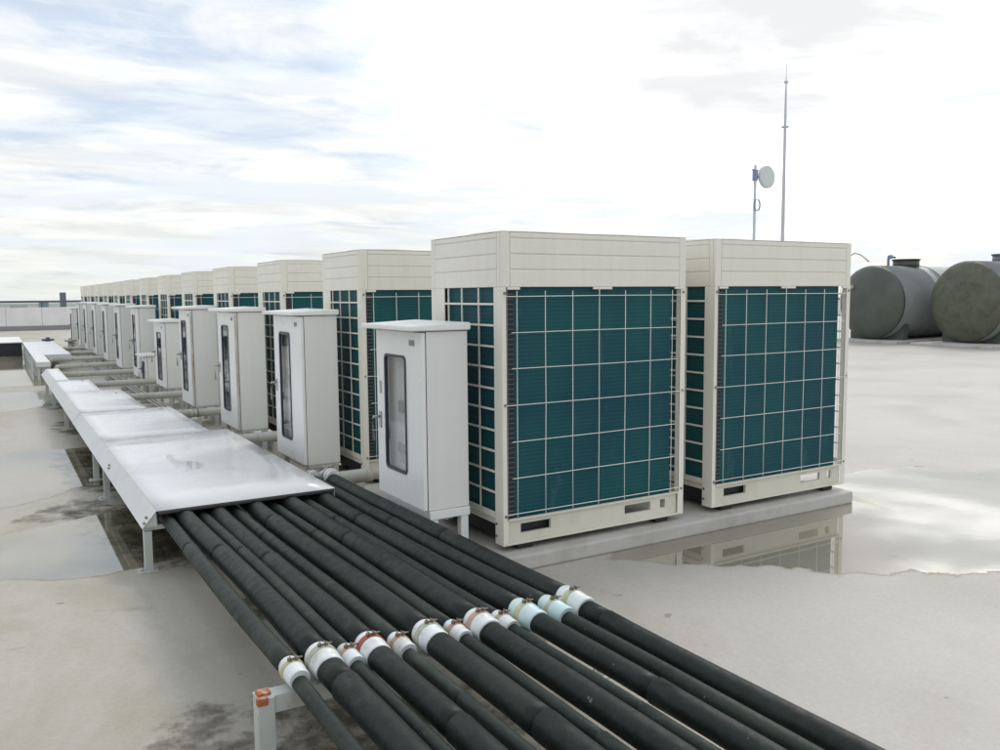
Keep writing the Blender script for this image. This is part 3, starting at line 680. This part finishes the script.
# thin conduits running along the cabinets
for x, z_, lb in ((-.50, .0, 'thin zinc conduit nearest the tray, running under the cross pipes'), (-.455, .0, 'middle one of three thin zinc conduits under the cross pipes'), (-.41, .01, 'thin zinc conduit nearest the cabinets, under the cross pipes')):
    t = thing('metal_conduit', lb, 'conduit', (x, 2.9, 0), 0, 'thin conduits running along the cabinets')
    m = MB(); m.tube([(random.uniform(-.004, .004), q*.9, z_-.06) for q in range(24)], .011, 10); m.build('conduit_run', METAL, t)
    for q in range(6):
        m = MB(); m.box(-.014, .014, .55+3.4*q, .60+3.4*q, FLOOR, z_-.073); m.build('bracket', STEEL, t)
for k in range(5):
    y = 4.8+PER*k
    m = MB(); m.box(-.60, -.36, y, y+.035, FLOOR+.004, FLOOR+.03, bev=.003); m.box(-.60, -.36, y+.2, y+.225, FLOOR+.004, FLOOR+.03, bev=.003); m.box(-.60, -.575, y+.036, y+.199, FLOOR+.005, FLOOR+.029)
    tag(m.build('channel_offcut', METAL), ['small metal channel frame beside the rust-streaked cabinets', 'small metal channel frame near the foot of the shorter cabinet', 'small metal channel frame left of the tiny box cabinet', 'small metal channel frame behind the tiny box cabinet', 'farthest small metal channel frame between the cross pipes'][k], 'metal channel', 'small metal channels under the cross pipes')

# things at the far end of the tray
t = thing('valve_pair', 'dark valve and rusty fitting at the far end of the tray', 'valve', (-.9, 21.8, FLOOR))
for x, mm, h in ((-.12, RAIL, .32), (.42, PVC, .28)):
    m = MB(); m.tube([(x, 0, 0), (x, 0, h)], .07, 14); m.tube([(x, 0, h), (x, 0, h+.05)], .15, 18); m.tube([(x, 0, h+.05), (x, 0, h+.09)], .05, 10); m.build('valve_body', mm, t)
m = MB(); m.tube([(.6, 0, .26), (1.0, .05, .28), (1.6, .1, .30)], .03, 10); m.build('hose', RUBBER, t)
t = thing('low_platform', 'low platform with pale top and black painted shade under it, beyond the left puddle', 'platform', (-6.5, 20.7, FLOOR))
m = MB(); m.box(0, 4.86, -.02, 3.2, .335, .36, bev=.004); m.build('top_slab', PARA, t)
m = MB(); m.box(.02, 4.84, .0, .03, 0, .334); m.box(4.80, 4.84, .031, 3.1, 0, .334); m.build('shade_panel', DARK, t)  # black panels stand in for the shadow beneath the raised slab

# ------------------------------------------------------------------ parapet
t = thing('parapet_wall', 'white panelled parapet wall with dark rail across the far roof edge', 'parapet', (-16, 40, FLOOR))
x = 0; m0 = None
for k in range(54):
    xx = .06+1.42*k
    if m0 is None:
        m = MB(); m.box(.006, 1.414, 0, .12, .2, 1.03, bev=.006); m0 = m.build('wall_panel', PARA, t); m0.location.x = xx
    else:
        c = m0.copy(); C.objects.link(c); c.parent = t; c.location.x = xx
m = MB(); m.box(0, 76, -.06, .16, 0, .2, bev=.01); m.box(.05, 75.9, .02, .1, .2, 1.0); m.build('kerb', PARAB, t)
m = MB(); m.box(0, 76, -.02, .08, 1.24, 1.34, bev=.01); m.build('rail', RAIL, t)
for k in range(19):
    m = MB(); m.box(2.9+4.26*k, 2.96+4.26*k, .02, .06, 1.031, 1.239); m.build('rail_post', RAIL, t)
t = thing('parapet_wall', 'low white parapet along the roof edge behind the water tanks', 'parapet', (46, -15, FLOOR))
m = MB(); m.box(0, .15, 0, 55, 0, .5, bev=.01); m.build('wall_panel', PARA, t)

# ------------------------------------------------------------------ water tanks
def tank(loc, rad, length, face, lbl, rotz=0, port=False, hose=False):
    t = thing('water_tank', lbl, 'water tank', loc, rotz, 'fibreglass water tanks on the roof')
    zc = rad+.005
    prof = [(-.30, .02), (-.295, .25*rad), (-.27, .5*rad), (-.215, .72*rad), (-.13, .88*rad), (-.05, .965*rad), (0, rad)]
    m = MB(); n = 48; segs = [(p, q) for p, q in prof]
    m.tube([(p, 0, zc) for p, q in prof], 1, n, radii=[q for p, q in prof]); m.build('end_cap', face, t)
    m = MB(); pts = [(0, rad)]
    for k in range(2, int(length/.5)):
        x = .5*k
        if k in (3, 4, 8): pts += [(x, rad), (x+.02, rad*1.025), (x+.09, rad*1.025), (x+.11, rad)]
    pts += [(length, rad)]
    pts += [(length-p, q) for p, q in prof[::-1][1:]]
    m.tube([(p, 0, zc) for p, q in pts], 1, n, radii=[q for p, q in pts]); m.build('shell', TANKS, t)
    m = MB(); m.tube([(1.55, 0, zc+rad-.04), (1.55, 0, zc+rad+.16)], .36, 28); m.tube([(1.55, 0, zc+rad+.161), (1.55, 0, zc+rad+.2)], .39, 28); m.build('manhole', TANKS if not port else TANK1, t)
    for x in (.25, length-.6):
        m = MB(); pr = [(-rad*.8, 0), (rad*.8, 0), (rad*.82, zc*.45)]+[(math.sin(R(a))*rad*1.002, zc-math.cos(R(a))*rad*1.002) for a in range(54, -55, -9)]+[(-rad*.82, zc*.45)]
        m.prism(pr, 'x', x, x+.22); m.build('saddle', TANK1, t)
    if port:
        m = MB(); m.tube([(-.16, .45*rad, zc+.42*rad), (-.34, .45*rad, zc+.42*rad)], .05, 12); m.tube([(-.20, .45*rad, zc+.42*rad), (-.225, .45*rad, zc+.42*rad)], .1, 14); m.build('outlet', STRAP['yellow'], t)
        m = MB(); m.tube([(.85, .1, zc+rad-.02), (.85, .1, zc+rad+.22), (.95, .1, zc+rad+.27), (1.15, .1, zc+rad+.25)], .035, 8); m.tube([(.75, .0, zc+rad+.25), (1.0, .1, zc+rad+.27)], .06, 8); m.build('vent', BLUE, t)
    return t
tank((19.45, 11.65, FLOOR+.075), 1.055, 5.2, TANK1, 'dark grey horizontal water tank with brown outlet, left of the greener tank', port=True)
tank((19.75, 9.05, FLOOR+.075), 1.075, 5.6, TANK2, 'mossy green horizontal water tank at the right edge of the photo', rotz=R(-6))
for y, lb in ((11.5, 'thin concrete pad under the grey water tank'), (9.0, 'thin concrete pad under the mossy green tank')):
    m = MB(); m.box(18.9, 25, y-1.05, y+1.05, FLOOR, FLOOR+.074, bev=.01); tag(m.build('tank_pad', CONCRETE), lb, 'concrete pad')
m = MB(); m.tube([(18.9, 12.15, FLOOR+.04)]+[(18.9+.05*math.sin(q), 12.15-.0*q, FLOOR+.3+.42*q) for q in range(5)]+[(18.9, 12.0, 2.35), (18.9, 11.85, 2.42), (18.9, 11.65, 2.36), (19.0, 11.45, 2.16)], .02, 8)
tag(m.build('filler_hose', PVC), 'thin grey hose arching over the left edge of the grey tank', 'hose')

# ------------------------------------------------------------------ mast and dish
t = thing('antenna_mast', 'tall thin guyed mast rising above the right condenser unit', 'mast', (16.06, 12, FLOOR))
m = MB(); zz = [0, 2.9, 5.7, 6.7, 7.1]; m.tube([(0, 0, q) for q in zz], .04, 10, radii=[.05, .046, .038, .022, .012]); m.build('pole', MAST, t)
m = MB(); m.box(-.11, .11, -.02, .02, 5.80, 5.83); m.box(-.02, .02, -.11, .11, 5.80, 5.83); m.build('guy_bracket', MAST, t)
m = MB(); m.tube([(0, 0, 6.95), (0, 0, 7.0)], .05, 8); m.tube([(0, 0, 7.08), (0, 0, 7.42)], .006, 6); m.build('lightning_tip', MAST, t)
for dx, dy in ((-1.6, .6), (1.5, .7), (.1, -1.8)):
    m = MB(); m.tube([(dx*.05, dy*.05, 5.8), (dx, dy, 0)], .0022, 5); m.build('guy_wire', MAST, t)
t = thing('dish_antenna', 'white round dish on a short pole, left of the tall mast', 'dish antenna', (14.97, 12, FLOOR))
m = MB(); m.tube([(0, 0, 0), (0, 0, 4.75)], .035, 10); m.build('pole', MAST, t)
# drum dish facing right of the camera
dm = MB(); ax = Vector((-.86, -.52, .05)).normalized(); cx0 = Vector((.36, -.04, 4.46))
ax = Vector((.05, -.998, .03)).normalized()
dm.tube([cx0-ax*.16, cx0-ax*.08, cx0-ax*.02, cx0+ax*.05, cx0+ax*.07], .3, 30, radii=[.05, .18, .29, .295, .27]); d = dm.build('dish', DISH, t)
m = MB(); m.tube([(0, 0, 4.45), cx0-ax*.15], .03, 8); m.tube([(-.12, 0, 4.62), (.12, 0, 4.62)], .018, 8); m.box(-.05, .05, -.05, .05, 4.35, 4.62); m.build('bracket', BLUE, t)
m = MB(); m.tube([(.02+.11*math.cos(a*math.pi/8), -.06, 3.72+.15*math.sin(a*math.pi/8)) for a in range(17)], .018, 8, cap=False); m.build('cable_loop', BLUE, t)

# ------------------------------------------------------------------ far city seen under the rail
rng = random.Random(5)
for k, (x, w, h, mm, lb) in enumerate([(7.4, .75, 22.2, CITYD, 'dark slim tower far off at the left horizon'), (4.3, 1.3, 20.6, CITYG, 'small teal block on the far left horizon'), (.2, 2.4, 20.3, CITY, 'pale wide block at the far left horizon, under the dark rail'),
                                (-6, 3, 20.6, CITY, 'pale block on the horizon at the left edge')]):
    m = MB(); m.box(x, x+w, 150, 153, -20, -20+h)
    tag(m.build('distant_building', mm), lb, 'building', 'far buildings on the horizon')

# ------------------------------------------------------------------ world and light
GREY = (.694, .652, .305)
SUN_EL, SUN_AZ = R(48), R(62)
wd = bpy.data.worlds.new('World'); scene.world = wd; wd.use_nodes = True; N, L = wd.node_tree.nodes, wd.node_tree.links
bg = N['Background']; sky = N.new('ShaderNodeTexSky'); sky.sky_type = 'NISHITA'; sky.sun_disc = False; sky.sun_elevation = SUN_EL; sky.sun_rotation = SUN_AZ; sky.air_density = 1.2; sky.dust_density = 2.0
tc = N.new('ShaderNodeTexCoord'); sp = N.new('ShaderNodeSeparateXYZ'); L.new(tc.outputs['Generated'], sp.inputs[0])
def mth(op, a, b_=None):
    m = N.new('ShaderNodeMath'); m.operation = op
    for i, q in enumerate((a, b_)):
        if q is None: continue
        if isinstance(q, (int, float)): m.inputs[i].default_value = q
        else: L.new(q, m.inputs[i])
    return m.outputs[0]
zc = mth('ADD', mth('MAXIMUM', sp.outputs[2], 0), .10)
px, py = mth('DIVIDE', sp.outputs[0], zc), mth('DIVIDE', sp.outputs[1], zc)
cb = N.new('ShaderNodeCombineXYZ'); L.new(px, cb.inputs[0]); L.new(py, cb.inputs[1])
mp = N.new('ShaderNodeMapping'); mp.inputs['Rotation'].default_value = (0, 0, R(31)); mp.inputs['Scale'].default_value = (.55, .8, 1); mp.inputs['Location'].default_value = (3.1, 1.7, 0); L.new(cb.outputs[0], mp.inputs[0])
cl = noise(N, L, mp.outputs[0], 2.0, 10, .60, None, .35)
# density grows towards the horizon and the sun side
dt = N.new('ShaderNodeVectorMath'); dt.operation = 'DOT_PRODUCT'; L.new(tc.outputs['Generated'], dt.inputs[0])
dt.inputs[1].default_value = (math.sin(R(62))*math.cos(R(25)), math.cos(R(62))*math.cos(R(25)), math.sin(R(25)))
sunside = mth('MULTIPLY', mth('MAXIMUM', mth('SUBTRACT', dt.outputs['Value'], .75), 0), .55)
hz = mth('MULTIPLY', mth('SUBTRACT', 1, mth('MINIMUM', mth('MULTIPLY', mth('MAXIMUM', sp.outputs[2], 0), 5), 1)), .16)
den = mth('ADD', mth('ADD', cl, sunside), hz)
cf = rmp(N, L, den, [(.41, g(.10)), (.49, g(.5)), (.56, g(.92)), (.66, g(1))])
# grey undersides
cl2 = noise(N, L, mp.outputs[0], 2.2, 8, .58, (1, 1, 1), .5)
sh = rmp(N, L, mth('ADD', cl2, mth('MULTIPLY', sunside, .5)), [(.38, (8.9, 9.05, 9.2)), (.46, (10.0, 10.1, 10.1)), (.54, (11.4, 11.4, 11.2)), (.72, (13.5, 13.4, 13.0))])
horiz = mth('MINIMUM', mth('MULTIPLY', mth('MAXIMUM', sp.outputs[2], 0), 6), 1)
warm = mix(N, L, mth('MULTIPLY', mth('SUBTRACT', 1, horiz), .8), sh, mix(N, L, mth('MINIMUM', mth('MULTIPLY', sunside, 9), 1), (8.0, 8.3, 7.8), (9.6, 9.2, 8.4)))
blue = mix(N, L, .7, sky.outputs[0], (7.3, 8.4, 10.1))
fin = mix(N, L, cf, blue, warm)
# veiled sun brightens the cloud on the right
bo = N.new('ShaderNodeVectorMath'); bo.operation = 'SCALE'; L.new(fin, bo.inputs[0]); L.new(mth('ADD', 1, mth('MULTIPLY', mth('MULTIPLY', sunside, 9.0), mth('MULTIPLY', horiz, horiz))), bo.inputs['Scale']); fin = bo.outputs[0]
# thin horizontal streaks low in the sky
st = N.new('ShaderNodeMapping'); st.inputs['Scale'].default_value = (2.2, 2.2, 17); st.inputs['Location'].default_value = (1.3, 4.1, .7); L.new(tc.outputs['Generated'], st.inputs[0])
sn = noise(N, L, st.outputs[0], 1.5, 8, .6, None, .6)
sf = rmp(N, L, sn, [(.50, g(0)), (.59, g(.75)), (.68, g(1))])
fin = mix(N, L, sf, fin, (8.7, 9.4, 10.0))
# one heavier grey cloud high up
gd = N.new('ShaderNodeVectorMath'); gd.operation = 'DOT_PRODUCT'; L.new(tc.outputs['Generated'], gd.inputs[0]); gd.inputs[1].default_value = GREY
gf = mth('MULTIPLY', mth('MAXIMUM', mth('SUBTRACT', gd.outputs['Value'], .978), 0), 20)
gfac = rmp(N, L, mth('ADD', gf, mth('MULTIPLY', cl, .8)), [(.57, g(0)), (.70, g(.85)), (.8, g(1))])
fin = mix(N, L, gfac, fin, (8.9, 8.95, 9.05))
L.new(fin, bg.inputs['Color']); bg.inputs['Strength'].default_value = .1
sd = bpy.data.lights.new('sun', 'SUN'); sd.energy = 1.0; sd.angle = R(18); sd.color = (1, .97, .92)
so = bpy.data.objects.new('sun', sd); C.objects.link(so)
dv = Vector((math.sin(SUN_AZ)*math.cos(SUN_EL), math.cos(SUN_AZ)*math.cos(SUN_EL), math.sin(SUN_EL)))
so.rotation_euler = dv.to_track_quat('Z', 'Y').to_euler(); so.location = (0, 0, 30)
v = scene.view_settings; v.view_transform = 'Standard'; v.look = 'None'; v.gamma = 1; v.exposure = 0
